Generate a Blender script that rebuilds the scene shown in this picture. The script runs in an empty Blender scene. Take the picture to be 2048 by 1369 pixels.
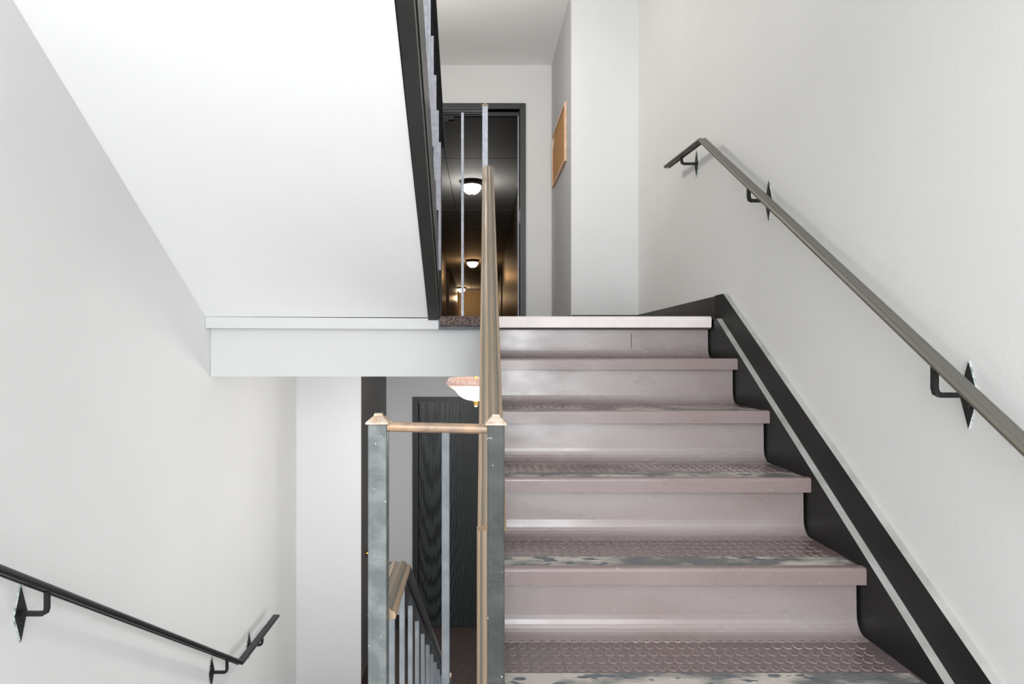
import bpy, bmesh, math, random
from mathutils import Vector
random.seed(4)
C = bpy.context.scene.collection
SC = bpy.context.scene

# ------------------------------------------------------------------ camera, light, exposure
EYE = 1.1685                      # eye height above the half landing (z = 0)
F, CX, CY = 1250.0, 968.0, 704.0  # focal length and principal point in photo pixels
cam = bpy.data.cameras.new('camera'); camo = bpy.data.objects.new('camera', cam); C.objects.link(camo)
camo.location = (0, 0, EYE); camo.rotation_euler = (math.pi/2, 0, 0)
cam.sensor_width = 36; cam.lens = F/2048*36
cam.shift_x = (1024-CX)/2048; cam.shift_y = (CY-684.5)/2048
cam.clip_start = .02; cam.clip_end = 200
SC.camera = camo
SC.view_settings.view_transform = 'Standard'; SC.view_settings.look = 'None'
SC.view_settings.gamma = 1; SC.view_settings.use_curve_mapping = False
SC.view_settings.exposure = 0.0
w = bpy.data.worlds.new('sky'); SC.world = w; w.use_nodes = True
w.node_tree.nodes['Background'].inputs[0].default_value = (.86, .93, 1, 1)
w.node_tree.nodes['Background'].inputs[1].default_value = 2.0

def area(name, loc, rot, sx, sy, power, col=(1, 1, 1)):
    l = bpy.data.lights.new(name, 'AREA'); l.shape = 'RECTANGLE'; l.size = sx; l.size_y = sy
    l.energy = power; l.color = col
    o = bpy.data.objects.new(name, l); o.location = loc; o.rotation_euler = rot; C.objects.link(o); return o
def point(name, loc, power, col=(1, 1, 1), r=.1):
    l = bpy.data.lights.new(name, 'POINT'); l.energy = power; l.color = col; l.shadow_soft_size = r
    o = bpy.data.objects.new(name, l); o.location = loc; C.objects.link(o); return o
# daylight through the landing windows behind the camera (just outside the panes)
area('window_daylight', (-.1, -1.62, 1.25), (math.pi/2, 0, 0), 2.2, 2.2, 122, (.965, .983, 1))
area('window_daylight', (-.1, -1.62, 3.3), (math.pi/2, 0, 0), 2.2, .8, 75, (.965, .983, 1))
# added fill light for the lower hall, through a made-up unseen opening
area('window_daylight', (1.55, 2.55, -.45), (0, math.pi/2, 0), 1.5, 1.2, 33, (.98, .99, 1))

# ------------------------------------------------------------------ helpers
def lin(c):
    return tuple((x/255/12.92 if x/255 <= .04045 else ((x/255+.055)/1.055)**2.4) for x in c) + (1,)

def mat(name, col, rough=.6, metal=0, col2=None, nscale=3, lo=.4, hi=.65, bump=0, bscale=200, spec=.5, detail=4,
        stretch=(1, 1, 1), coat=0, speck=None, speck_scale=300, speck_at=.68):
    m = bpy.data.materials.new(name); m.use_nodes = True
    nt = m.node_tree; N = nt.nodes; L = nt.links; b = N['Principled BSDF']
    b.inputs['Base Color'].default_value = lin(col); b.inputs['Roughness'].default_value = rough
    b.inputs['Metallic'].default_value = metal; b.inputs['Specular IOR Level'].default_value = spec
    b.inputs['Coat Weight'].default_value = coat; b.inputs['Coat Roughness'].default_value = .12
    tc = N.new('ShaderNodeTexCoord'); mp = N.new('ShaderNodeMapping'); mp.inputs['Scale'].default_value = stretch
    L.new(tc.outputs['Object'], mp.inputs['Vector'])
    out = None
    if col2 is not None:
        n = N.new('ShaderNodeTexNoise'); n.inputs['Scale'].default_value = nscale; n.inputs['Detail'].default_value = detail
        L.new(mp.outputs[0], n.inputs['Vector'])
        r = N.new('ShaderNodeValToRGB'); r.color_ramp.elements[0].position = lo; r.color_ramp.elements[1].position = hi
        r.color_ramp.elements[0].color = lin(col); r.color_ramp.elements[1].color = lin(col2)
        L.new(n.outputs['Fac'], r.inputs[0]); out = r.outputs[0]
    if speck is not None:
        n2 = N.new('ShaderNodeTexNoise'); n2.inputs['Scale'].default_value = speck_scale; n2.inputs['Detail'].default_value = 2
        L.new(mp.outputs[0], n2.inputs['Vector'])
        r2 = N.new('ShaderNodeValToRGB'); r2.color_ramp.elements[0].position = speck_at; r2.color_ramp.elements[1].position = speck_at+.03
        r2.color_ramp.elements[0].color = (0, 0, 0, 1); r2.color_ramp.elements[1].color = (1, 1, 1, 1)
        L.new(n2.outputs['Fac'], r2.inputs[0])
        mx = N.new('ShaderNodeMix'); mx.data_type = 'RGBA'
        L.new(r2.outputs[0], mx.inputs['Factor'])
        if out: L.new(out, mx.inputs[6])
        else: mx.inputs[6].default_value = lin(col)
        mx.inputs[7].default_value = lin(speck); out = mx.outputs[2]
    if out: L.new(out, b.inputs['Base Color'])
    if bump:
        n = N.new('ShaderNodeTexNoise'); n.inputs['Scale'].default_value = bscale; n.inputs['Detail'].default_value = 3
        L.new(mp.outputs[0], n.inputs['Vector'])
        bp = N.new('ShaderNodeBump'); bp.inputs['Strength'].default_value = bump; bp.inputs['Distance'].default_value = .004
        L.new(n.outputs['Fac'], bp.inputs['Height']); L.new(bp.outputs[0], b.inputs['Normal'])
    return m

def emis(name, col, strength):
    m = bpy.data.materials.new(name); m.use_nodes = True; b = m.node_tree.nodes['Principled BSDF']
    b.inputs['Base Color'].default_value = (.8, .8, .8, 1)
    b.inputs['Emission Color'].default_value = col + (1,); b.inputs['Emission Strength'].default_value = strength
    return m

def obj(name, bm, m, parent=None, smooth=False):
    me = bpy.data.meshes.new(name)
    bmesh.ops.recalc_face_normals(bm, faces=bm.faces)
    bm.to_mesh(me); bm.free()
    for x in (m if isinstance(m, (list, tuple)) else [m]): me.materials.append(x)
    if smooth:
        for p in me.polygons: p.use_smooth = True
    o = bpy.data.objects.new(name, me); C.objects.link(o)
    if parent: o.parent = parent
    return o
def empty(name, loc=(0, 0, 0)):
    o = bpy.data.objects.new(name, None); o.location = loc; o.empty_display_size = .1; C.objects.link(o); return o
def tag(o, label, cat, group=None):
    o['label'] = label; o['category'] = cat
    if group: o['group'] = group
    return o
def struct(o, label=None):
    o['kind'] = 'structure'
    if label: o['label'] = label
    return o

def box(bm, x0, x1, y0, y1, z0, z1, mi=0, bev=0):
    vs = [bm.verts.new(p) for p in ((x0, y0, z0), (x1, y0, z0), (x1, y1, z0), (x0, y1, z0),
                                    (x0, y0, z1), (x1, y0, z1), (x1, y1, z1), (x0, y1, z1))]
    fs = [bm.faces.new([vs[i] for i in q]) for q in ((0, 3, 2, 1), (4, 5, 6, 7), (0, 1, 5, 4), (1, 2, 6, 5), (2, 3, 7, 6), (3, 0, 4, 7))]
    for f in fs: f.material_index = mi
    if bev:
        es = {e for f in fs for e in f.edges}
        bmesh.ops.bevel(bm, geom=list(es), offset=bev, segments=2, profile=.6, affect='EDGES')
    return fs
def B(x0, x1, y0, y1, z0, z1, bev=0):
    bm = bmesh.new(); box(bm, x0, x1, y0, y1, z0, z1, 0, bev); return bm
def prism(bm, pts, x0, x1, mats=None):
    """polygon given in the YZ plane, extruded along X; mats: material index of each side edge"""
    a = [bm.verts.new((x0, y, z)) for y, z in pts]; b = [bm.verts.new((x1, y, z)) for y, z in pts]
    bm.faces.new(a); bm.faces.new(b[::-1]); n = len(pts)
    for i in range(n):
        f = bm.faces.new((a[i], b[i], b[(i+1) % n], a[(i+1) % n]))
        if mats: f.material_index = mats[i]
    return bm
def prism2(bm, pa, pb):
    """loft between two equal-length 3-D polygons"""
    a = [bm.verts.new(p) for p in pa]; b = [bm.verts.new(p) for p in pb]; n = len(a)
    bm.faces.new(a); bm.faces.new(b[::-1])
    for i in range(n): bm.faces.new((a[i], b[i], b[(i+1) % n], a[(i+1) % n]))
    return bm
def plan(bm, pts, z0, z1):
    """plan polygon (x,y) extruded in z"""
    return prism2(bm, [(x, y, z0) for x, y in pts], [(x, y, z1) for x, y in pts])
def sweep(bm, path, prof, side, us=None):
    """sweep closed profile [(u, w)] along path; u along `side`, w along the in-plane normal; mitred"""
    path = [Vector(p) for p in path]; side = Vector(side).normalized()
    uvl = bm.loops.layers.uv.verify(); rings = []; L = 0; Ls = []
    for i, p in enumerate(path):
        t0 = (path[i]-path[i-1]).normalized() if i else None
        t1 = (path[i+1]-path[i]).normalized() if i < len(path)-1 else None
        t = ((t0 or t1)+(t1 or t0)).normalized()
        up = side.cross(t).normalized()
        k = 1/max(.3, t.dot(t1 or t0))
        rings.append([bm.verts.new(p+side*u+up*wv*k) for u, wv in prof])
        if i: L += (path[i]-path[i-1]).length
        Ls.append(L)
    n = len(prof); umin = min(u for u, _ in prof); um = max(u for u, _ in prof)-umin
    for i in range(len(path)-1):
        for j in range(n):
            q = (j+1) % n
            f = bm.faces.new((rings[i][j], rings[i+1][j], rings[i+1][q], rings[i][q]))
            for lp, (a, b_) in zip(f.loops, ((j, i), (j, i+1), (q, i+1), (q, i))):
                lp[uvl].uv = ((prof[a][0]-umin)/um, Ls[b_])
    bm.faces.new(rings[0]); bm.faces.new(rings[-1][::-1])
    return bm
def lathe(bm, prof, cx, cy, cz, seg=40, mi=0):
    rings = []
    for r, z in prof:
        rings.append([bm.verts.new((cx+r*math.cos(2*math.pi*k/seg), cy+r*math.sin(2*math.pi*k/seg), cz+z)) for k in range(seg)] if r > 1e-6
                     else [bm.verts.new((cx, cy, cz+z))])
    for a, b in zip(rings, rings[1:]):
        for k in range(seg):
            k2 = (k+1) % seg
            if len(a) == 1 and len(b) == 1: continue
            if len(a) == 1: f = bm.faces.new((a[0], b[k2], b[k]))
            elif len(b) == 1: f = bm.faces.new((a[k], a[k2], b[0]))
            else: f = bm.faces.new((a[k], a[k2], b[k2], b[k]))
            f.material_index = mi
    return bm

# ------------------------------------------------------------------ materials
WALL = mat('wall_paint', (216, 216, 214), .75, col2=(212, 212, 210), nscale=1.3, bump=.12, bscale=90, speck=(206, 204, 201), speck_scale=14, speck_at=.76)
WHITE = mat('white_paint', (240, 240, 239), .7, col2=(238, 238, 237), nscale=2, bump=.06, bscale=70)
CEIL = mat('ceiling_paint', (244, 244, 243), .8, bump=.05, bscale=120)
PIL = mat('pilaster_paint', (212, 213, 213), .72, col2=(209, 210, 210), nscale=1.5, bump=.06, bscale=70)
PILL = mat('cool_white_paint', (226, 227, 229), .72, bump=.06, bscale=70)  # pilaster paint lightened in colour to make up for the dim lower hall
BEAM = mat('beam_paint', (211, 211, 211), .7, bump=.06, bscale=70)
SHADEW = mat('grey_wall_paint', (186, 186, 186), .7, bump=.08, bscale=90)
TAUPE = mat('taupe_paint', (88, 82, 80), .5, col2=(80, 80, 77), nscale=2, bump=.05)
BLACK = mat('black_board_paint', (29, 29, 28), .5, spec=.3, col2=(23, 23, 22), nscale=4, bump=.05, bscale=60, speck=(110, 108, 104), speck_scale=90, speck_at=.77, stretch=(1, .4, 1.5))
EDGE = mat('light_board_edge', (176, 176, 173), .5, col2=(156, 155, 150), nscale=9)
DARKBASE = mat('dark_baseboard', (48, 38, 34), .4, col2=(38, 31, 28), nscale=5)
NEWEL = mat('grey_post_paint', (84, 89, 89), .5, spec=.3, col2=(112, 116, 115), nscale=34, lo=.42, hi=.72, bump=.35, bscale=55, speck=(190, 190, 186), speck_scale=130, speck_at=.72)
NEWELD = mat('dark_post_paint', (50, 53, 50), .5, spec=.25, col2=(66, 69, 66), nscale=26, lo=.42, hi=.72, bump=.35, bscale=55, speck=(160, 160, 156), speck_scale=130, speck_at=.72)
BALU = mat('grey_baluster_paint', (84, 89, 92), .48, spec=.3, col2=(96, 100, 103), nscale=30, bump=.15, bscale=80)
BALU_LIFTED = mat('lower_baluster_paint', (116, 122, 126), .45, spec=.3, col2=(128, 133, 137), nscale=30, bump=.1, bscale=80)  # same baluster paint, lightened to offset the weak light lower down
BALUL = mat('pale_baluster_paint', (172, 175, 184), .35, spec=.5, col2=(192, 194, 204), nscale=60, bump=.3, bscale=150)  # bluish daylight on the upper balusters put into the colour
DARKMET = mat('black_steel', (30, 31, 31), .45, spec=.3, col2=(38, 38, 37), nscale=30, bump=.08, bscale=60)
STRING = mat('dark_stringer_paint', (58, 59, 57), .3, metal=.1, col2=(52, 53, 51), nscale=5)
BRASS = mat('worn_bronze_cap', (156, 134, 114), .45, metal=.1, spec=.4, col2=(184, 170, 156), nscale=60, bump=.2, bscale=150)
PAINTEDGE = mat('paint_smeared_edge', (200, 204, 200), .6, col2=(110, 125, 118), nscale=120)
CARPET = mat('brown_carpet', (104, 88, 84), .95, col2=(60, 51, 50), nscale=170, lo=.42, hi=.58, bump=.9, bscale=260, speck=(150, 138, 134), speck_scale=210, speck_at=.62)
NOSE = mat('pale_vinyl_nosing', (236, 226, 223), .35, col2=(228, 220, 218), nscale=14, bump=.05)
DOORM = mat('black_door_frame', (52, 54, 53), .42, bump=.03)
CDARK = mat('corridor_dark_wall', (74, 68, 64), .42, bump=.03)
CCEIL = mat('corridor_dark_ceiling', (150, 150, 147), .75, spec=.15, bump=.04)
BEIGE = mat('beige_end_wall', (178, 158, 128), .7)
WOODL = mat('light_wood_frame', (222, 186, 158), .5, col2=(205, 165, 132), nscale=20)
CORK = mat('cork', (190, 145, 92), .9, col2=(176, 130, 78), nscale=160, bump=.4, bscale=300)
PAPER = mat('paper', (225, 220, 208), .8)
GOLD = mat('polished_brass', (214, 170, 90), .25, metal=1)
ROCK = mat('dark_bronze', (58, 48, 42), .35, metal=.6)
CAULK = mat('dark_joint', (60, 50, 45), .8)

def rubber(name, col, col2, rough, dusty, scuff=.7, spec=.6):
    """brown-mauve stair rubber, dusty and scuffed"""
    m = mat(name, col, rough, col2=col2, nscale=2.6, lo=.2, hi=.8, detail=1.5, bump=.07, bscale=7, stretch=(1, 2.2, 2.2), speck=dusty, speck_scale=75, speck_at=scuff, spec=spec)
    nt = m.node_tree; b = nt.nodes['Principled BSDF']
    n = nt.nodes.new('ShaderNodeTexNoise'); n.inputs['Scale'].default_value = 4.5; n.inputs['Detail'].default_value = 5
    tc = [x for x in nt.nodes if x.type == 'MAPPING'][0]; nt.links.new(tc.outputs[0], n.inputs['Vector'])
    mr = nt.nodes.new('ShaderNodeMapRange'); mr.inputs[1].default_value = .3; mr.inputs[2].default_value = .7
    mr.inputs[3].default_value = rough-.09; mr.inputs[4].default_value = rough+.12
    nt.links.new(n.outputs['Fac'], mr.inputs[0]); nt.links.new(mr.outputs[0], b.inputs['Roughness'])
    return m
RISER = rubber('riser_rubber', (138, 123, 120), (151, 141, 140), .3, (205, 200, 198), .76, .95)
TREAD = rubber('tread_rubber', (118, 99, 96), (108, 98, 101), .27, (165, 155, 152), .72)
NOSR = rubber('nosing_rubber', (130, 113, 110), (143, 129, 127), .3, (215, 210, 206), .735)
STUD = rubber('stud_rubber', (114, 96, 93), (108, 98, 101), .24, (150, 140, 138), .78)
STUDR = mat('stud_rim_dust', (186, 172, 167), .5, col2=(128, 111, 107), nscale=7, lo=.35, hi=.6)
GRIT = mat('worn_grit_strip', (106, 107, 107), .45, col2=(188, 182, 173), nscale=13, lo=.44, hi=.6, detail=12, stretch=(.5, 1, 1), bump=.6, bscale=150, speck=(94, 98, 104), speck_scale=34, speck_at=.57)

def capmat(name, base, worn, amount):
    """grooved cap rail: paint worn to bronze along the ridges (stripes follow the profile)"""
    m = mat(name, base, .38, metal=.25, bump=.12, bscale=60)
    nt = m.node_tree; N = nt.nodes; L = nt.links; b = N['Principled BSDF']
    uv = N.new('ShaderNodeUVMap'); mp = N.new('ShaderNodeMapping'); mp.inputs['Scale'].default_value = (6, 2.6, 1)
    L.new(uv.outputs[0], mp.inputs[0])
    n = N.new('ShaderNodeTexNoise'); n.inputs['Scale'].default_value = 2.2; n.inputs['Detail'].default_value = 6
    L.new(mp.outputs[0], n.inputs['Vector'])
    sep = N.new('ShaderNodeSeparateXYZ'); L.new(uv.outputs[0], sep.inputs[0])
    mm = N.new('ShaderNodeMath'); mm.operation = 'MULTIPLY_ADD'; mm.inputs[1].default_value = .13
    L.new(n.outputs['Fac'], mm.inputs[0]); L.new(sep.outputs[0], mm.inputs[2])
    r = N.new('ShaderNodeValToRGB'); cr = r.color_ramp
    mix = lambda t: tuple(a_*(1-t)+b_*t for a_, b_ in zip(base, worn))
    stops = [(.0, .9), (.16, .75), (.2, .1), (.34, .3), (.42, .85), (.5, .2), (.6, .05), (.68, .9), (.73, .15), (.92, .0), (1.0, .8)]
    stops = [(p_, t_*amount) for p_, t_ in stops]
    cr.elements[0].position = 0; cr.elements[0].color = lin(mix(stops[0][1])); cr.elements[1].position = 1; cr.elements[1].color = lin(mix(stops[-1][1]))
    for p_, t_ in stops[1:-1]:
        e_ = cr.elements.new(p_); e_.color = lin(mix(t_))
    L.new(mm.outputs[0], r.inputs[0]); L.new(r.outputs[0], b.inputs['Base Color'])
    return m
CAPRAIL = capmat('worn_cap_rail', (112, 106, 96), (184, 154, 122), .9)
CAPDULL = capmat('dull_cap_rail', (92, 91, 86), (120, 112, 100), .7)
CAPBLACK = capmat('black_cap_rail', (40, 41, 42), (58, 58, 58), .5)

def grain(name):
    m = mat(name, (46, 50, 52), .36)
    nt = m.node_tree; N = nt.nodes; L = nt.links; b = N['Principled BSDF']
    tc = N.new('ShaderNodeTexCoord'); mp = N.new('ShaderNodeMapping')
    mp.inputs['Scale'].default_value = (9, 1, 1.15); mp.inputs['Location'].default_value = (4.2, 0, -1.1)
    L.new(tc.outputs['Object'], mp.inputs[0])
    wv = N.new('ShaderNodeTexWave'); wv.wave_type = 'RINGS'; wv.rings_direction = 'SPHERICAL'
    wv.inputs['Scale'].default_value = 4.4; wv.inputs['Distortion'].default_value = 3.5; wv.inputs['Detail'].default_value = 3; wv.inputs['Detail Scale'].default_value = 1.2
    L.new(mp.outputs[0], wv.inputs[0])
    r = N.new('ShaderNodeValToRGB'); e = r.color_ramp.elements
    e[0].position = .1; e[1].position = .7; e[0].color = lin((36, 39, 41)); e[1].color = lin((62, 67, 69))
    L.new(wv.outputs['Fac'], r.inputs[0]); L.new(r.outputs[0], b.inputs['Base Color'])
    bp = N.new('ShaderNodeBump'); bp.inputs['Strength'].default_value = .5; bp.inputs['Distance'].default_value = .002
    L.new(wv.outputs['Fac'], bp.inputs['Height']); L.new(bp.outputs[0], b.inputs['Normal'])
    return m
GRAIN = grain('black_wood_grain')


# ------------------------------------------------------------------ dimensions
XL, XR = -1.288, 1.10             # side walls
FU, FL = EYE+.158, EYE-2.473      # upper / lower floor level
Y0 = 2.886                        # front edge of the upper floor
RUN, RISE = .2915, .1895
YP, YB = 4.45, 5.60               # pilaster fronts, back wall
ZT = EYE+2.57                     # ceiling
ZLC = 1.10                        # lower hall ceiling
YW = -1.40                        # window wall behind the camera
nose = lambda y: FU-RISE-(Y0-RUN-y)*RISE/RUN      # nosing line of the flight up
PLX, PRX = -.876, .623            # inner edges of the pilasters at their fronts
PLB, PRB = -.887, .606            # and at the back wall
PLW = -1.336

# ------------------------------------------------------------------ room shell
bm = bmesh.new(); plan(bm, [(XL, YW), (XL, 3.87), (PLW, YP), (PLW, 5.7), (-1.6, 5.7), (-1.6, YW)], FL-.2, ZT+.1)
struct(obj('wall_left', bm, WALL))
bm = bmesh.new(); y0_, y1_, z1_ = 1.95, 3.15, FL+1.6
box(bm, XR, XR+.3, YW, y0_, FL-.2, ZT+.1); box(bm, XR, XR+.3, y1_, 5.7, FL-.2, ZT+.1)
box(bm, XR, XR+.3, y0_, y1_, FL-.2, FL+.06); box(bm, XR, XR+.3, y0_, y1_, z1_, ZT+.1)
bmesh.ops.remove_doubles(bm, verts=bm.verts, dist=1e-5)
struct(obj('wall_right', bm, WALL))
bm = bmesh.new()
box(bm, XR+.1, XR+.15, y0_, y0_+.05, FL+.06, z1_); box(bm, XR+.1, XR+.15, y1_-.05, y1_, FL+.06, z1_); box(bm, XR+.1, XR+.15, 2.525, 2.575, FL+.06, z1_)
struct(obj('window_3', bm, DARKMET))  # frame of the added opening, never in view, serves the fill light
bm = bmesh.new(); plan(bm, [(PLW, YP), (PLX, YP), (PLX, YB+.15), (PLW, YB+.15)], FL, FU-.24)
lp = struct(obj('wall_pilaster_left', bm, PILL))
bm = bmesh.new(); plan(bm, [(PRX, YP), (XR, YP), (XR, YB+.15), (PRX, YB+.15)], FU, ZT)
rp = struct(obj('wall_pilaster_right', bm, PIL))
bm = bmesh.new(); plan(bm, [(PLW, YP), (PLX, YP), (PLX, YB+.15), (PLW, YB+.15)], FU, ZT)
struct(obj('wall_pilaster_left', bm, PIL))
bm = bmesh.new(); plan(bm, [(PRX, YP), (XR, YP), (XR, YB+.15), (PRX, YB+.15)], FL, FU-.24)
struct(obj('wall_pilaster_right', bm, PIL))
# side wall that carries the cork board, its shade put into the grey
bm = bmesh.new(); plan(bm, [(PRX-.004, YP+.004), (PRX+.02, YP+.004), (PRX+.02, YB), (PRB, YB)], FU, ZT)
struct(obj('wall_side_right', bm, SHADEW))

# upper back wall with its door opening
DX0, DX1, DH = -.588, .322, 2.015
bm = bmesh.new()
box(bm, PLX, DX0, YB, YB+.15, FU, ZT); box(bm, DX1, PRX, YB, YB+.15, FU, ZT); box(bm, DX0, DX1, YB, YB+.15, FU+DH, ZT)
struct(obj('wall_far_upper', bm, WALL))
bm = bmesh.new(); box(bm, PLX, PRX, YB+.045, YB+.15, FL, FU-.24)
box(bm, PLX, DX0, YB, YB+.045, FL, FU-.24); box(bm, DX1, PRX, YB, YB+.045, FL, FU-.24); box(bm, DX0, DX1, YB, YB+.045, FL+DH, FU-.24)
struct(obj('wall_far_lower', bm, PILL))
# window wall behind the camera, two windows
bm = bmesh.new(); WX0, WX1, WZ0, WZ1 = -1.1, 1.0, .25, 2.35
box(bm, XL, WX0, YW-.15, YW, FL, ZT); box(bm, WX1, XR, YW-.15, YW, FL, ZT)
box(bm, WX0, WX1, YW-.15, YW, FL, WZ0); box(bm, WX0, WX1, YW-.15, YW, WZ1, 2.95); box(bm, WX0, WX1, YW-.15, YW, 3.62, ZT)
struct(obj('wall_near', bm, WALL))
for i, (a, b_) in enumerate(((WZ0, WZ1), (2.95, 3.62))):
    bm = bmesh.new(); t = .05
    box(bm, WX0, WX0+t, YW-.1, YW-.04, a, b_); box(bm, WX1-t, WX1, YW-.1, YW-.04, a, b_)
    box(bm, WX0+t, WX1-t, YW-.1, YW-.04, a, a+t); box(bm, WX0+t, WX1-t, YW-.1, YW-.04, b_-t, b_)
    box(bm, -.075, -.025, YW-.1, YW-.04, a+t, b_-t)
    struct(obj('window_%d' % (i+1), bm, WHITE))
struct(obj('ceiling', B(-1.6, XR+.3, YW-.15, YB+.15, ZT, ZT+.1), CEIL))
struct(obj('ceiling_lower_hall', B(PLW, XR, 3.14, YB+.045, ZLC, ZLC+.03), CEIL))
# floors
struct(obj('floor_lower_hall', B(-1.6, XR+.1, YW, YB+.15, FL-.15, FL), CARPET))
bm = B(PLW, XR, Y0+.055, YB+.15, FU-.047, FU); box(bm, PLW, XR, 3.1405, YB+.15, FU-.2, FU-.0475)
struct(obj('floor_upper_hall', bm, CARPET))
struct(obj('floor_half_landing', B(XL, XR, YW, .845, -.2, 0), TREAD))
struct(obj('floor_half_landing_above', B(XL, XR, YW, .86, 2.50, 2*FU), WHITE))
# beam and lip along the floor edge
struct(obj('trim_1', B(XL+.0015, XR-.05, 2.94, 3.14, EYE-.1165, FU-.048), BEAM), 'white beam under the upper floor edge')
bm = bmesh.new()
prism2(bm, [(XL+.001, Y0, FU-.048), (-.21, Y0, FU-.054), (-.21, Y0+.054, FU-.054), (XL+.001, Y0+.054, FU-.048)],
       [(XL+.001, Y0, FU+.003), (-.21, Y0, FU-.004), (-.21, Y0+.054, FU-.004), (XL+.001, Y0+.054, FU+.003)])
struct(obj('trim_2', bm, BEAM), 'white lip board between soffit and beam')
# carpet rolled over the floor edge between the flights, with its grey backing strip
bm = bmesh.new(); prof = [(Y0+.06, FU-.043), (Y0+.004, FU-.043), (Y0-.004, FU-.034), (Y0-.006, FU-.015), (Y0, FU+.002), (Y0+.012, FU+.008), (Y0+.06, FU+.008)]
prism(bm, prof, -.203, -.008)
def carpetnose():
    m = mat('carpet_edge_weave', (96, 80, 76), .95, bump=.8, bscale=240)
    nt = m.node_tree; N = nt.nodes; L = nt.links; b = N['Principled BSDF']
    tc = N.new('ShaderNodeTexCoord'); mp = N.new('ShaderNodeMapping'); mp.inputs['Scale'].default_value = (1, 1, 1.2)
    L.new(tc.outputs['Object'], mp.inputs[0])
    v = N.new('ShaderNodeTexVoronoi'); v.inputs['Scale'].default_value = 190; L.new(mp.outputs[0], v.inputs['Vector'])
    r = N.new('ShaderNodeValToRGB'); e = r.color_ramp.elements; e[0].position = .15; e[1].position = .75
    e[0].color = lin((168, 148, 138)); e[1].color = lin((48, 40, 40)); L.new(v.outputs['Distance'], r.inputs[0])
    hs = N.new('ShaderNodeMix'); hs.data_type = 'RGBA'; hs.blend_type = 'MULTIPLY'; hs.inputs[0].default_value = .35
    L.new(r.outputs[0], hs.inputs[6]); L.new(v.outputs['Color'], hs.inputs[7]); L.new(hs.outputs[2], b.inputs['Base Color'])
    return m
ce = struct(obj('trim_3', bm, carpetnose()), 'brown carpet rolled over the floor edge')
bm = bmesh.new(); box(bm, -.209, -.203, Y0-.006, Y0+.05, FU-.054, FU-.004); box(bm, -.203, -.008, Y0-.006, Y0+.05, FU-.054, FU-.043)
struct(obj('backing_strip', bm, BALU, ce))
# baseboards
struct(obj('baseboard_right', B(XR-.012, XR, 2.92, YP, FU, FU+.1035, 0), DARKBASE))
struct(obj('baseboard_pilaster_right', B(PRX, XR-.012, YP-.012, YP, FU, FU+.1035), DARKBASE))
struct(obj('baseboard_far_upper', B(.377, PRB, YB-.012, YB, FU, FU+.1035), DARKBASE))
struct(obj('baseboard_far_lower', B(PLB, -.645, YB-.012, YB, FL, FL+.115), DOORM))
struct(obj('baseboard_side_upper', B(PRX-.014, PRX-.004, YP+.01, YB-.012, FU, FU+.1035), DARKBASE))

# door frames
def frame(x0, x1, z0, zt, y, depth, name, m):
    """x0,x1 = inner edges; returns root with jambs, head and stop as parts"""
    root = empty(name, ((x0+x1)/2, y, z0)); root['kind'] = 'structure'
    def part(n, *a, bev=0, mm=m):
        o = obj(n, B(*a, bev), mm, root); o.matrix_parent_inverse = root.matrix_basis.inverted(); return o
    part('jamb', x0-.05, x0, y-.02, y+depth, z0, zt+.05, bev=.003); part('jamb', x1, x1+.05, y-.02, y+depth, z0, zt+.05, bev=.003)
    part('head', x0, x1, y-.02, y+depth, zt, zt+.05, bev=.003)
    return root, part
d1, part = frame(DX0, DX1, FU, FU+DH, YB, .15, 'door_1', DOORM)
part('stop', DX0, DX1, YB+.06, YB+.1, FU+DH-.035, FU+DH); part('stop', DX1-.014, DX1, YB+.06, YB+.1, FU, FU+DH-.035); part('stop', DX0, DX0+.014, YB+.06, YB+.1, FU, FU+DH-.035)
part('strike_plate', DX1-.003, DX1, YB+.005, YB+.05, FU+1.0, FU+1.12, mm=BALUL)
part('weather_seal', DX1-.0165, DX1-.0085, YB+.048, YB+.0595, FU+.02, FU+DH-.04, mm=BALUL)
d2, part = frame(DX0, DX1, FL, FL+DH+.003, YB, .044, 'door_2', DOORM)
leaf = part('door_leaf', DX0+.004, DX1-.004, YB+.004, YB+.042, FL+.006, FL+DH, bev=.002, mm=GRAIN)
for z in (.22, 1.02, 1.82):
    part('hinge', DX0-.006, DX0+.006, YB-.008, YB+.006, FL+z-.05, FL+z+.05, bev=.002, mm=DARKMET)
def disc_y(x, y, z, r, d, seg=14):
    bm = bmesh.new(); a = [bm.verts.new((x+r*math.cos(2*math.pi*k/seg), y, z+r*math.sin(2*math.pi*k/seg))) for k in range(seg)]
    b = [bm.verts.new((x+r*.8*math.cos(2*math.pi*k/seg), y-d, z+r*.8*math.sin(2*math.pi*k/seg))) for k in range(seg)]
    bm.faces.new(a); bm.faces.new(b[::-1])
    for k in range(seg): bm.faces.new((a[k], a[(k+1) % seg], b[(k+1) % seg], b[k]))
    return bm
for px, py in ((872, 831), (873, 836), (920, 831), (921, 837)):
    o = obj('bolt', disc_y((px-CX)*YB/F, YB+.004, EYE+(CY-py)*YB/F, .008, .005), ROCK, d2); o.matrix_parent_inverse = d2.matrix_basis.inverted()
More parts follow.
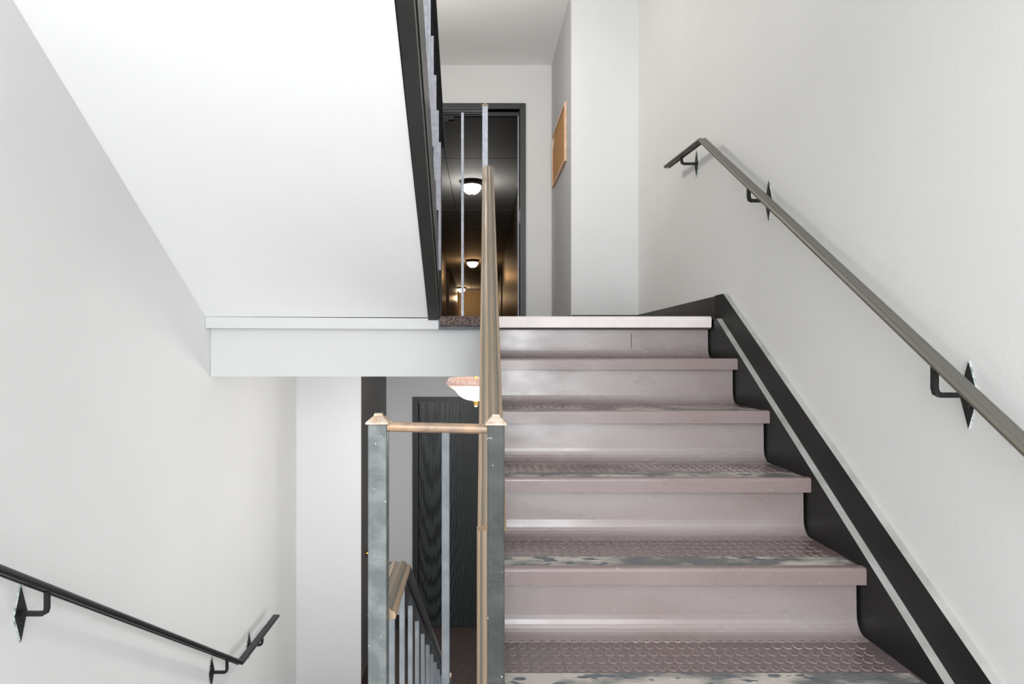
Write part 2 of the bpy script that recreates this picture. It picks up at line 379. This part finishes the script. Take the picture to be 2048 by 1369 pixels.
# door in the side of the left pilaster, lower hall
d3 = empty('door_3', (PLX, 5.0, FL)); d3['kind'] = 'structure'
def d3part(n, bm, m):
    o = obj(n, bm, m, d3); o.matrix_parent_inverse = d3.matrix_basis.inverted(); return o
bm = bmesh.new(); plan(bm, [(PLX, YP+.006), (PLX+.004, YP+.006), (PLB+.012, YB-.001), (PLB-.01, YB-.001)], FL+.13, ZLC-.002); d3part('door_leaf', bm, TAUPE)
bm = bmesh.new(); plan(bm, [(PLX, YP+.006), (PLX+.01, YP+.006), (PLB+.018, YB-.014), (PLB-.01, YB-.014)], FL+.002, FL+.128); d3part('kick_plate', bm, DARKBASE)
yk = 4.62; zk = EYE-(1107-CY)*yk/F
bm = bmesh.new()
for r0, r1, x0, x1 in ((.026, .026, 0, .006),):
    a = [bm.verts.new((PLX+.004+x0, yk+r0*math.cos(k*math.pi/10), zk+r0*math.sin(k*math.pi/10))) for k in range(20)]
    b = [bm.verts.new((PLX+.004+x1, yk+r1*.8*math.cos(k*math.pi/10), zk+r1*.8*math.sin(k*math.pi/10))) for k in range(20)]
    bm.faces.new(a[::-1]); bm.faces.new(b)
    for k in range(20): bm.faces.new((a[k], a[(k+1) % 20], b[(k+1) % 20], b[k]))
lk = d3part('lock_rosette', bm, ROCK)
bm = bmesh.new()
a = [bm.verts.new((PLX+.01, yk+.015*math.cos(k*math.pi/8), zk+.015*math.sin(k*math.pi/8))) for k in range(16)]
b = [bm.verts.new((PLX+.03, yk+.013*math.cos(k*math.pi/8), zk+.013*math.sin(k*math.pi/8))) for k in range(16)]
bm.faces.new(a[::-1]); bm.faces.new(b)
for k in range(16): bm.faces.new((a[k], a[(k+1) % 16], b[(k+1) % 16], b[k]))
d3part('lock_cylinder', bm, GOLD)

# ------------------------------------------------------------------ corridor beyond the upper door
CXL, CXR, CY0, CY1 = -1.06, .53, YB+.15, 26.3
bm = bmesh.new()
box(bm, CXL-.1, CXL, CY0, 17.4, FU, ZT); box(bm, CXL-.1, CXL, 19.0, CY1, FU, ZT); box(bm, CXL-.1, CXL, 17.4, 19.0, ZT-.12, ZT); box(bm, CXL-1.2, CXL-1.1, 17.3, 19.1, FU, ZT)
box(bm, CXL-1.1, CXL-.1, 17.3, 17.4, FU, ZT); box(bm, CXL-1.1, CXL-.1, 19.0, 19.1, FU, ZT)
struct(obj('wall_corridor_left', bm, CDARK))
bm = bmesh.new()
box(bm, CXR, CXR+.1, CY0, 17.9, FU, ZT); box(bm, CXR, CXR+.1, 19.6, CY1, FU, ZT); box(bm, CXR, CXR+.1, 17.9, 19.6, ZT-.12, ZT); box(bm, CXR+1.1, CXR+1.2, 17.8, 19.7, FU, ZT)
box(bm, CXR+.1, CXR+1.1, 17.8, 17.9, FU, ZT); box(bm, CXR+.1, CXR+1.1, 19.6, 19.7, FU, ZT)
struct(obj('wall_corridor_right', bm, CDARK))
struct(obj('wall_corridor_end', B(CXL-.1, CXR+.1, CY1, CY1+.1, FU, ZT), BEIGE))
struct(obj('floor_corridor', B(CXL-1.2, CXR+1.2, CY0, CY1+.1, FU-.1, FU), CARPET))
cc = struct(obj('ceiling_corridor', B(CXL-1.2, CXR+1.2, CY0, CY1+.1, ZT+.012, ZT+.1), BLACK))
cols = [CXL, -.51, CXR]; rows = [CY0, 6.8, 8.3, 9.85, 11.3, 12.85, 14.4, 15.9, 17.4, 18.9, 20.4, 21.9, 23.4, 24.9, CY1]
for i in range(2):
    for j in range(len(rows)-1):
        obj('ceiling_panel', B(cols[i]+.005, cols[i+1]-.005, rows[j]+.011, rows[j+1]-.011, ZT, ZT+.012), CCEIL, cc)

# ------------------------------------------------------------------ lights fittings
def dome_light(x, y, z, r, label, group, col, strength, power, pcol, glassflare=False):
    t = empty('ceiling_light', (x, y, z)); tag(t, label, 'ceiling light', group)
    def P(n, bm, m):
        return obj(n, bm, m, t, smooth=True)
    P('canopy', lathe(bmesh.new(), [(0, 0), (r*.55, 0), (r*1.05, -.02), (r*1.12, -.05), (r*1.1, -.065), (r*.98, -.07), (0, -.06)], 0, 0, 0), ROCK)
    n = 10
    P('glass_bowl', lathe(bmesh.new(), [(r*.97*math.cos(k/n*math.pi/2), -.066-r*.9*math.sin(k/n*math.pi/2)) for k in range(n)]+[(0, -.066-r*.9)], 0, 0, 0), emis('lit_glass', col, strength))
    zb = -.066-r*.9
    P('finial', lathe(bmesh.new(), [(0, zb+.012), (.028, zb+.006), (.024, zb-.006), (.01, zb-.012), (.012, zb-.022), (.006, zb-.03), (0, zb-.032)], 0, 0, 0, 16), ROCK)
    point('lamp_light', (x, y, z+zb-.22), power, pcol, .09)
    return t
dome_light(-.185, 9.42, ZT, .15, 'nearest dome ceiling light in the dark corridor, glowing white', 'dome lights along the corridor', (1, .95, .9), 4, 20, (1, .96, .92))
dome_light(-.32, 17.5, ZT, .165, 'second dome ceiling light, mid corridor, with a warm amber glow', 'dome lights along the corridor', (1, .82, .55), 5, 17, (1, .56, .24))
dome_light(-.90, 24.9, ZT, .165, 'farthest and smallest dome light, close to the beige end wall', 'dome lights along the corridor', (1, .82, .55), 5, 26, (1, .66, .36))

def hall_light(x, y, zc, label, power, drop):
    """glass bowl with a ribbed, flared clear rim and a brass finial, on a short stem"""
    t = empty('ceiling_light', (x, y, zc)); tag(t, label, 'ceiling light')
    P = lambda n, bm, m: obj(n, bm, m, t, smooth=True)
    P('canopy', lathe(bmesh.new(), [(0, 0), (.07, 0), (.066, -.014), (.02, -.03), (.008, -.04), (.008, -drop), (0, -drop)], 0, 0, 0, 24), GOLD)
    n = 12; zr = -drop
    P('glass_bowl', lathe(bmesh.new(), [(.131*math.cos(k/n*math.pi/2)**.75, zr-.122*math.sin(k/n*math.pi/2)) for k in range(n)]+[(0, zr-.122)], 0, 0, 0), emis('warm_lit_glass', (1, .9, .7), 3.2))
    gm = mat('pink_ribbed_glass', (226, 196, 188), .3, col2=(205, 170, 160), nscale=40)
    b2 = bmesh.new(); lathe(b2, [(.128, zr+.002), (.15, zr+.006), (.168, zr-.026), (.162, zr-.034), (.112, zr-.07), (.1, zr-.062), (.128, zr+.002)], 0, 0, 0, 48)
    P('glass_rim', b2, gm)
    P('finial', lathe(bmesh.new(), [(0, zr-.118), (.022, zr-.122), (.012, zr-.134), (.013, zr-.14), (.014, zr-.148), (.008, zr-.157), (0, zr-.159)], 0, 0, 0, 20), GOLD)
    point('lamp_light', (x, y, zc+zr-.26), power, (1, .955, .9), .1)
    return t
hall_light(-.045, 3.5, ZLC, 'lit glass bowl ceiling light under the white beam, brass finial above the black door', 19, .082)
hall_light(-.50, 3.6, ZT, 'glass bowl ceiling light of the upper hall, over the floor edge', 38, .40)

# ------------------------------------------------------------------ flight up (right)
SXL, SXR = .030, 1.053
st = empty('staircase', ((SXL+SXR)/2, 1.0, 0)); tag(st, 'flight going up on the right with mauve-brown rubber treads and risers', 'staircase')
def link(n, bm, m, par=None, smooth=False, rt=None):
    rt = rt or st
    o = obj(n, bm, m, None, smooth)
    o.parent = par or rt
    if par is None: o.matrix_parent_inverse = rt.matrix_basis.inverted()
    return o      # parts keep world coordinates; sub-parts sit in the part's own (= world) frame
def disc_mesh(r, h, seg=16):
    me = bpy.data.meshes.new('rubber_stud'); bm = bmesh.new()
    def ring(rr, z): return [bm.verts.new((rr*math.cos(2*math.pi*k/seg), 1.3*rr*math.sin(2*math.pi*k/seg), z)) for k in range(seg)]
    a, b, c = ring(r, 0), ring(r*.93, h), ring(r*.84, h)
    for k in range(seg):
        q = (k+1) % seg
        f = bm.faces.new((a[k], a[q], b[q], b[k])); f.material_index = 1
        f = bm.faces.new((b[k], b[q], c[q], c[k])); f.material_index = 1
    bm.faces.new(c)
    bm.to_mesh(me); bm.free(); me.materials.append(STUD); me.materials.append(STUDR); return me
DISC = disc_mesh(.0114, .0016)
PITCH = .0283; count = 0
for k in range(1, 8):
    yn = Y0-RUN*k; z = FU-RISE*k
    # riser above this tread: rises from the tread to the next nosing, with a cove at its foot
    yr = yn+RUN+.038
    top = z+RISE-.043 if k > 1 else FU-.05
    pts = [(yr, top), (yr-.002, z+.05)]
    for a in range(7):
        th = a/6*math.pi/2; pts.append((yr-.002-.038*(1-math.cos(th)), z+.003+.047*(1-math.sin(th))))
    pts += [(yr-.06, z+.001), (yr-.06, z), (yr+.012, z), (yr+.012, top)]
    link('riser', prism(bmesh.new(), pts, SXL, SXR-.006), RISER, smooth=False)
    if k == 7: break
    tr = link('tread', B(SXL, SXR, yn+.005, yn+RUN+.05, z-.03, z), TREAD)
    # nosing: thin L-shaped strip with a rounded lip
    pr = [(yn+.024, z+.0035), (yn+.009, z+.0035), (yn+.005, z+.0028), (yn+.0022, z+.0008), (yn+.0006, z-.0022), (yn, z-.006), (yn, z-.043), (yn+.0045, z-.043), (yn+.0045, z-.0005), (yn+.024, z)]
    link('nosing', prism(bmesh.new(), pr, SXL, SXR), NOSR, tr)
    link('grip_strip', B(SXL+.002, SXR-.012, yn+.026, yn+.102, z, z+.0022), GRIT, tr)
    xs = [.0452+PITCH*i for i in range(35)]
    ys = [yn+.128+.0383*j for j in range(4 if k < 3 else 5)]
    spots = [(x, y) for y in ys for x in xs]
    sep = []
    if k in (5, 4):
        room = 300-count; sep = spots[:room]; count += len(sep); spots = spots[len(sep):]
    for x, y in sep:
        o = bpy.data.objects.new('rubber_stud', DISC); o.location = (x, y, z); C.objects.link(o); o.parent = tr
    if spots:
        b2 = bmesh.new()
        for x, y in spots:
            n0 = len(b2.verts); b2.from_mesh(DISC); b2.verts.ensure_lookup_table()
            for v in b2.verts[n0:]: v.co += Vector((x, y, z))
        o = link('rubber_studs', b2, [STUD, STUDR], tr); o['kind'] = 'stuff'
# pale top nosing
pr = [(Y0+.054, FU+.006), (Y0+.006, FU+.006), (Y0-.004, FU), (Y0-.006, FU-.012), (Y0-.002, FU-.046), (Y0+.01, FU-.048), (Y0+.054, FU-.048)]
link('nosing', prism(bmesh.new(), pr, SXL+.01, SXR-.004), NOSE)['label'] = 'pale top nosing'
link('nosing_joint', B(SXL+.01, SXR-.004, Y0+.006, Y0+.05, FU-.054, FU-.0485), CAULK)
rz = FU-RISE*1
for x_, z_ in ((1.006, EYE+(CY-671)*2.92/F), (1.003, EYE+(CY-693)*2.92/F)):
    link('rubber_bump', disc_y(x_, Y0+.0375, z_, .009, .003, 12), RISER)
bm = bmesh.new(); cr = [(.687, -.012), (.6865, .025), (.690, .05), (.688, .075), (.6905, .102)]
zc0 = EYE+(CY-711)*2.92/F
prism2(bm, [(x_-.0012, Y0+.0355, zc0+z_) for x_, z_ in cr]+[(x_+.0012, Y0+.0355, zc0+z_) for x_, z_ in cr[::-1]],
       [(x_-.0012, Y0+.0385, zc0+z_) for x_, z_ in cr]+[(x_+.0012, Y0+.0385, zc0+z_) for x_, z_ in cr[::-1]])
link('split', bm, CAULK)['label'] = 'dark vertical split in the top riser'
# right steel stringer and black wall board, light on their upper edges painted as a pale colour
def poly_board(y0, y1, up, dn, ztop):
    a = [(y0, nose(y0)-dn), (y0, nose(y0)+up)]
    yc = Y0-RUN-(FU-RISE-ztop+up)/(RISE/RUN)   # where the sloping edge meets ztop
    yc = min(yc, y1)
    a += [(yc, nose(yc)+up)]
    if yc < y1: a += [(y1, ztop)]
    a += [(y1, ztop-.3)]
    return a
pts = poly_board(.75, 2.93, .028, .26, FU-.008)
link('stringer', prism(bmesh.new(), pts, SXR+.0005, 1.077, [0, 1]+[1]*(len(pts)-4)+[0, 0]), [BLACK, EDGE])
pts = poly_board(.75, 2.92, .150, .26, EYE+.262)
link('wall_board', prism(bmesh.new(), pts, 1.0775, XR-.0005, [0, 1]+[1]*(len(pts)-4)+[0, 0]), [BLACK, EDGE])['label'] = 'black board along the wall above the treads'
link('nosing_end_block', B(SXR+.0005, 1.076, Y0-.02, Y0+.03, FU-.045, FU-.006), DARKMET)
# left stringer (towards the well)
pts = [(.80, nose(.80)-.22), (.80, nose(.80)+.02), (2.86, nose(2.86)+.02-.10), (2.938, FU-.06), (2.938, FU-.40)]
pts = [(.86, nose(.86)-.24), (.86, nose(.86)+.02), (2.70, nose(2.70)+.02), (2.885, FU-.06), (2.938, FU-.06), (2.938, FU-.32)]
link('stringer', prism(bmesh.new(), pts, -.010, SXL-.0005), STRING)
# the flight's own soffit
pts = [(.845, nose(.845)-.20), (2.938, nose(2.938)-.20), (2.938, nose(2.938)-.24), (.845, nose(.845)-.24)]
link('soffit', prism(bmesh.new(), pts, SXL, SXR-.001), WHITE)

# ------------------------------------------------------------------ flight down (left)
R2 = -FL/7
s2 = empty('staircase', (-.7, 1.9, FL)); tag(s2, 'flight going down on the left beside the grey wall, behind the tall newel post', 'staircase')
YD = .95
for k in range(1, 8):
    yn = YD+RUN*(k-1); z = -R2*(k-1)
    link('riser', B(-1.235, -.192, yn-.02, yn, -R2*k, z-.03), RISER, rt=s2)
    if k < 7: link('tread', B(-1.235, -.192, yn-.02, yn+RUN+.018, -R2*k-.03, -R2*k), TREAD, rt=s2)
nd = lambda y: -(y-YD)*R2/RUN
for x0, x1 in ((-.1915, -.146), (XL+.0005, -1.2355)):
    pts = [(.846, -.28), (.846, .03), (YD+.02, .03), (YD+RUN*6, -R2*6+.03), (YD+RUN*6+.25, FL+.001), (YD+RUN*5, FL+.001)]
    link('stringer', prism(bmesh.new(), pts, x0, x1), BLACK if x0 < -1 else STRING, rt=s2)
link('landing_nosing', B(-1.235, SXL-.003, .8455, YD+.018, -.04, 0), TREAD, rt=s2)

# ------------------------------------------------------------------ flight above (white soffit, left)
s3 = empty('staircase', (-.75, Y0, FU)); tag(s3, 'flight above on the left showing its white sloping soffit and dark stringer', 'staircase')
SL = .678; zs = lambda y: EYE+.162+SL*(Y0-y)
yt = Y0-(2.50-EYE-.162)/SL
bm = bmesh.new()
def sof(y, off): return zs(y)+off
pa = [(XL+.0005, Y0, sof(Y0, 0)), (XL+.0005, .862, zs(.862)), (XL+.0005, .862, zs(.862)+.05), (XL+.0005, Y0-.06, sof(Y0-.06, .05)), (XL+.0005, Y0, sof(Y0, .02))]
pb = [(-.2575 if abs(y-Y0) < .1 else -.236, y, z-.0035) for _, y, z in pa]
prism2(bm, pa, pb); link('soffit', bm, WHITE, rt=s3)
# dark inner stringer, seen from below
bm = bmesh.new()
def sx(y): t_ = (Y0-y)/(Y0-1.707); return -.257+.018*t_, -.208+.017*t_
def srow(y, z): a, b_ = sx(y); return (a, y, z), (b_, y, z)
yy0, yy1 = Y0-.002, .864
A = [srow(yy0, zs(yy0)-.018), srow(yy1, zs(yy1)-.012), srow(yy1, zs(yy1)+.40), srow(yy0-.1, zs(yy0-.1)+.34), srow(yy0, zs(yy0)+.20)]
prism2(bm, [a for a, _ in A], [b_ for _, b_ in A]); link('stringer', bm, STRING, rt=s3)
bm = bmesh.new()      # thin lip running along the stringer's lower inner edge
A = [srow(yy0, zs(yy0)+.05), srow(yy1, zs(yy1)+.06), srow(yy1, zs(yy1)+.075), srow(yy0, zs(yy0)+.065)]
prism2(bm, [b_ for _, b_ in A], [(b_[0]+.004, b_[1], b_[2]) for _, b_ in A]); link('stringer_lip', bm, DARKMET, rt=s3)
for k in range(1, 8):
    z = FU+RISE*k; yn = Y0+.34-RUN*(k-1)
    link('tread', B(XL+.0005, -.262, yn-RUN, yn, z-.03, z), TREAD, rt=s3)
    link('riser', B(XL+.0005, -.262, yn-.02, yn, z-RISE, z-.03), RISER, rt=s3)

# ------------------------------------------------------------------ railings
CAP = [(-.025, 0), (-.026, .007), (-.0225, .0125), (-.0175, .0135), (-.0155, .0175), (-.0065, .020), (-.004, .0178), (.004, .0178), (.0065, .020), (.0155, .0175), (.0175, .0135), (.0225, .0125), (.026, .007), (.025, 0)]
CAP_UNDER = [(.019, -.004), (.019, 0), (.012, 0), (.012, -.007), (-.012, -.007), (-.012, 0), (-.019, 0), (-.019, -.004)]
CAPC = CAP + CAP_UNDER[1:-1]
GX = (1, 0, 0)
def rail(par, path, m, prof=CAPC, side=(1, 0, 0), name='cap_rail'):
    return link(name, sweep(bmesh.new(), path, prof, side), m, rt=par)
def bal(par, x, y, z0, z1, m=BALU, wd=.0118):
    return link('baluster', B(x-wd/2, x+wd/2, y-wd/2, y+wd/2, z0, z1, .0012), m, rt=par)
def newel(par, x, y, z0, z1, wd=.027, m=NEWEL, label=None):
    h = wd/2
    o = link('newel_post', B(x-h, x+h, y-h, y+h, z0, z1, .002), m, rt=par)
    bm = bmesh.new(); c = h+.0032
    rs = [(c, z1), (c, z1+.003), (h*.45, z1+.0125), (h*.42, z1+.0155)]
    R_ = [[bm.verts.new((x+sx_*r, y+sy_*r, z)) for sx_, sy_ in ((-1, -1), (1, -1), (1, 1), (-1, 1))] for r, z in rs]
    bm.faces.new(R_[0]); bm.faces.new(R_[-1])
    for a, b in zip(R_, R_[1:]):
        for k in range(4): bm.faces.new((a[k], a[(k+1) % 4], b[(k+1) % 4], b[k]))
    link('post_cap', bm, BRASS, o)
    if label: o['label'] = label
    return o
NY = .97
# landing railing: two newels, a level top rail and one baluster
lr = empty('landing_railing', (-.073, NY, 0)); tag(lr, 'short landing railing of two tall grey newel posts joined by a worn bronze top rail', 'railing')
ZN = EYE-(849-CY)*.957/F
newel(lr, -.1635, NY, .002, ZN, .0285, label='left newel post, pale grey'); newel(lr, .0183, NY, .002, ZN-.0015, .0265, NEWELD, 'right newel post, darker grey')
RND = [(.0105*math.cos(a*math.pi/6)*1.15, .0078*math.sin(a*math.pi/6)) for a in range(12)]
link('cap_rail', sweep(bmesh.new(), [(-.149, NY, EYE-(854-CY)*.97/F), (.0045, NY, EYE-(858.5-CY)*.97/F)], [(u, w_) for u, w_ in RND], (0, -1, 0)), mat('bronze_tube', (168, 140, 114), .36, metal=.3, col2=(126, 114, 104), nscale=35, lo=.45, hi=.7, bump=.2, bscale=90), rt=lr)
bal(lr, (891.5-CX)*NY/F, NY, .002, EYE-(862-CY)*.97/F, wd=.012)

# rail of the flight up
ur = empty('stair_railing', (.0175, 1.9, 0)); tag(ur, 'railing of the flight up, grooved cap rail worn to bronze, seen end-on', 'railing')
ya, yb = 1.12, 2.905
zr = lambda y: EYE+.846+(y-2.89)*.655
rail(ur, [(.0145, ya, zr(ya)-.008), (.0155, 1.64, zr(1.64)-.008), (.0185, yb, zr(yb)-.008)], CAPRAIL, side=(1, -.003, 0))
rail(ur, [(.0085, 1.135, .002), (.0085, 1.135, zr(1.12)-.004)], CAPRAIL, prof=[(u*.82, w_*.8) for u, w_ in CAPC], name='vertical_return')
for k in range(12):
    y = 1.24+.14*k
    bal(ur, .0165, y, nose(y)+.015 if y < 2.7 else FU-.05, zr(y)-.012)
# guard on the upper floor edge between the flights
ug = empty('floor_edge_railing', (-.1, 2.93, FU)); tag(ug, 'guard at the upper floor edge above the rolled carpet, pale thin baluster and newel', 'railing')
ZU = EYE+(CY-214)*2.93/F
newel(ug, .005, 2.93, FU+.008, ZU, .026, BALUL, 'newel post with reddish cap'); newel(ug, -.213, 2.96, FU+.001, ZU-.01, .024, NEWELD)
bal(ug, (925-CX)*2.93/F, 2.93, FU+.008, EYE+(CY-222)*2.93/F, BALUL, .0125)
rail(ug, [(-.20, 2.93, ZU-.028), (-.0085, 2.93, ZU-.028)], CAPBLACK, side=(0, -1, 0), prof=[(u*.5, w_) for u, w_ in CAPC])
# rail of the flight down
dr = empty('stair_railing', (-.164, 2.0, FL)); tag(dr, 'black-capped descending railing with thin grey balusters, behind the landing newel posts', 'railing')
zl = EYE-.402
yk_ = 1.18
zd = lambda y: zl-.012-(y-yk_)*.677
rail(dr, [(-.1612, .986, zl-.020), (-.1612, yk_, zl-.012)], CAPRAIL, name='level_cap_rail', prof=[(u*.86, w_) for u, w_ in CAPC])['label'] = 'short level rail worn to bronze'
rail(dr, [(-.164, yk_+.0005, zl-.013), (-.164, 2.80, zd(2.80))], CAPBLACK)
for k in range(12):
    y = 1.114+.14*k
    bal(dr, -.164, y, nd(max(y, YD+.02))+.031-(.0 if y > 1 else 0), (zd(y) if y > yk_ else zl-.018)-.006, BALU_LIFTED, .0105)
newel(dr, -.164, 2.815, FL+.001, zd(2.8)+.05)
# rail of the flight above
ar = empty('stair_railing', (-.204, 1.9, FU)); tag(ar, 'black railing of the flight above, pale balusters crowded along its dark stringer', 'railing')
za = lambda y: EYE+.972+(2.87-y)*.67
rail(ar, [(-.203, 2.905, za(2.905)), (-.203, .93, za(.93))], CAPBLACK, side=(1, 0, 0), prof=[(u*.92, -w_) for u, w_ in CAPC[::-1]])
for k in range(14):
    y = 2.868-.138*k
    bal(ar, -.2035, y, max(zs(y)+.20 if y > 2.8 else zs(y)+.35, FU), za(y)-.012, BALUL)
newel(ar, -.20, .90, 2*FU+.001, za(.93)+.05)

# ------------------------------------------------------------------ wall handrails with brackets
WR = [(-.019, 0), (-.0205, .006), (-.017, .011), (-.011, .0135), (-.007, .012), (.007, .012), (.011, .0135), (.017, .011), (.0205, .006), (.019, 0),
      (.013, 0), (.013, -.006), (.006, -.006), (.006, 0), (-.006, 0), (-.006, -.006), (-.013, -.006), (-.013, 0)]
def bracket(rt, wx, rx, y, zc, zrail, m, edge, hh=.075, hw=.03):
    s = 1 if rx > wx else -1
    bm = bmesh.new(); th = .006
    ring = [(y, zc-hh), (y+hw, zc), (y, zc+hh), (y-hw, zc)]
    a = [bm.verts.new((wx, py, pz)) for py, pz in ring]; b = [bm.verts.new((wx+s*th, py, pz)) for py, pz in ring]
    bm.faces.new(a); bm.faces.new(b)
    for k in range(4):
        f = bm.faces.new((a[k], a[(k+1) % 4], b[(k+1) % 4], b[k])); f.material_index = 1
    pl = link('bracket_plate', bm, [m, edge], rt=rt)
    w2 = .0058; q = [(-w2, -w2), (w2, -w2), (w2, w2), (-w2, w2)]
    path = [(wx+s*th, y, zc), (rx-s*.012, y, zc), (rx-s*.003, y, zc+.005), (rx, y, zc+.016), (rx, y, zrail)]
    link('bracket_arm', sweep(bmesh.new(), path, q, (0, 1, 0)), m, pl)
    bm = lathe(bmesh.new(), [(0, .006), (.006, .005), (.007, 0)], 0, 0, 0, 10)
    for v in bm.verts: v.co = Vector((wx+s*(th+v.co.z), y+v.co.x, zc-.026+v.co.y))
    link('screw', bm, m, pl)
hr = empty('wall_handrail', (XR, 2.2, 1.5)); tag(hr, 'grey-brown handrail climbing the right wall, bending level at its top', 'handrail')
zr_ = lambda y: EYE+.985-(2.918-y)*.669
HX = 1.018
rail(hr, [(HX, .98, zr_(.98)), (HX, 2.918, zr_(2.918)), (HX, 3.475, EYE+1.025)], CAPDULL, WR, name='rail')
bracket(hr, XR, HX, 3.22, EYE+.969, EYE+1.004, DARKMET, PAINTEDGE)
bracket(hr, XR, HX, 2.404, EYE+.581, zr_(2.404)-.004, DARKMET, PAINTEDGE, .08)
bracket(hr, XR, HX, 1.412, EYE-.098, zr_(1.412)-.004, DARKMET, PAINTEDGE, .077, .027)
hl = empty('wall_handrail', (XL, 2.0, -.1)); tag(hl, 'black handrail descending the left wall, kinking level at its low end', 'handrail')
HL = -1.21
zq = lambda y: EYE-1.5475+(3.10-y)*.648
rail(hl, [(HL, .9, zq(.9)), (HL, 3.10, zq(3.10)), (HL, 3.64, zq(3.10)+.004)], CAPBLACK, WR, name='rail')
bracket(hl, XL, HL, 1.731, EYE-.7256, zq(1.731)-.004, DARKMET, PAINTEDGE, .08, .024)
bracket(hl, XL, HL, 2.943, EYE-1.51, zq(2.943)-.004, DARKMET, PAINTEDGE)
bracket(hl, XL, HL, 3.41, EYE-1.60, zq(3.10)-.001, DARKMET, PAINTEDGE)

# ------------------------------------------------------------------ cork board on the shaded side wall
cb = empty('cork_board', (.6, 5.05, EYE+1.65)); tag(cb, 'cork notice board in a light wood frame on the narrow grey wall', 'notice board')
wx = lambda y: PRX-.004+(PRB-PRX+.004)*(y-YP)/(YB-YP)
ya, yb, z0, z1 = 4.66, 5.44, EYE+1.425, EYE+1.865
def slab(y0, y1, a, b, t0, t1): 
    return plan(bmesh.new(), [(wx(y0)-t0, y0), (wx(y1)-t0, y1), (wx(y1)-t1, y1), (wx(y0)-t1, y0)], a, b)
link('cork_panel', slab(ya+.02, yb-.02, z0+.02, z1-.02, .001, .010), CORK, rt=cb)
for a in ((ya, ya+.022, z0, z1), (yb-.022, yb, z0, z1)): link('frame_strip', slab(a[0], a[1], a[2], a[3], .001, .018), WOODL, rt=cb)
for a in ((z0, z0+.02), (z1-.02, z1)): link('frame_strip', slab(ya+.022, yb-.022, a[0], a[1], .001, .018), WOODL, rt=cb)
bm = bmesh.new(); pts = [(yb-.12, z1-.035), (yb-.03, z1-.03), (yb-.025, z1-.10), (yb-.06, z1-.115), (yb-.1, z1-.09)]
prism2(bm, [(wx(y)-.0105, y, z) for y, z in pts], [(wx(y)-.0125, y, z) for y, z in pts])
tag(obj('paper_scrap', bm, PAPER), 'torn pale paper scrap pinned at the far upper corner of the cork board', 'paper')

# door closer at the head of the upper door
dc = empty('door_closer', (-.45, YB+.1, FU+DH-.07)); tag(dc, 'black hydraulic door closer under the head of the upper door frame', 'door closer')
yy = YB+.06
link('closer_body', B(-.57, -.27, yy-.045, yy-.001, FU+DH-.085, FU+DH-.002, .004), DARKMET, rt=dc)
link('closer_arm', B(-.56, -.32, yy-.05, yy-.028, FU+DH-.108, FU+DH-.0855, .002), DARKMET, rt=dc)
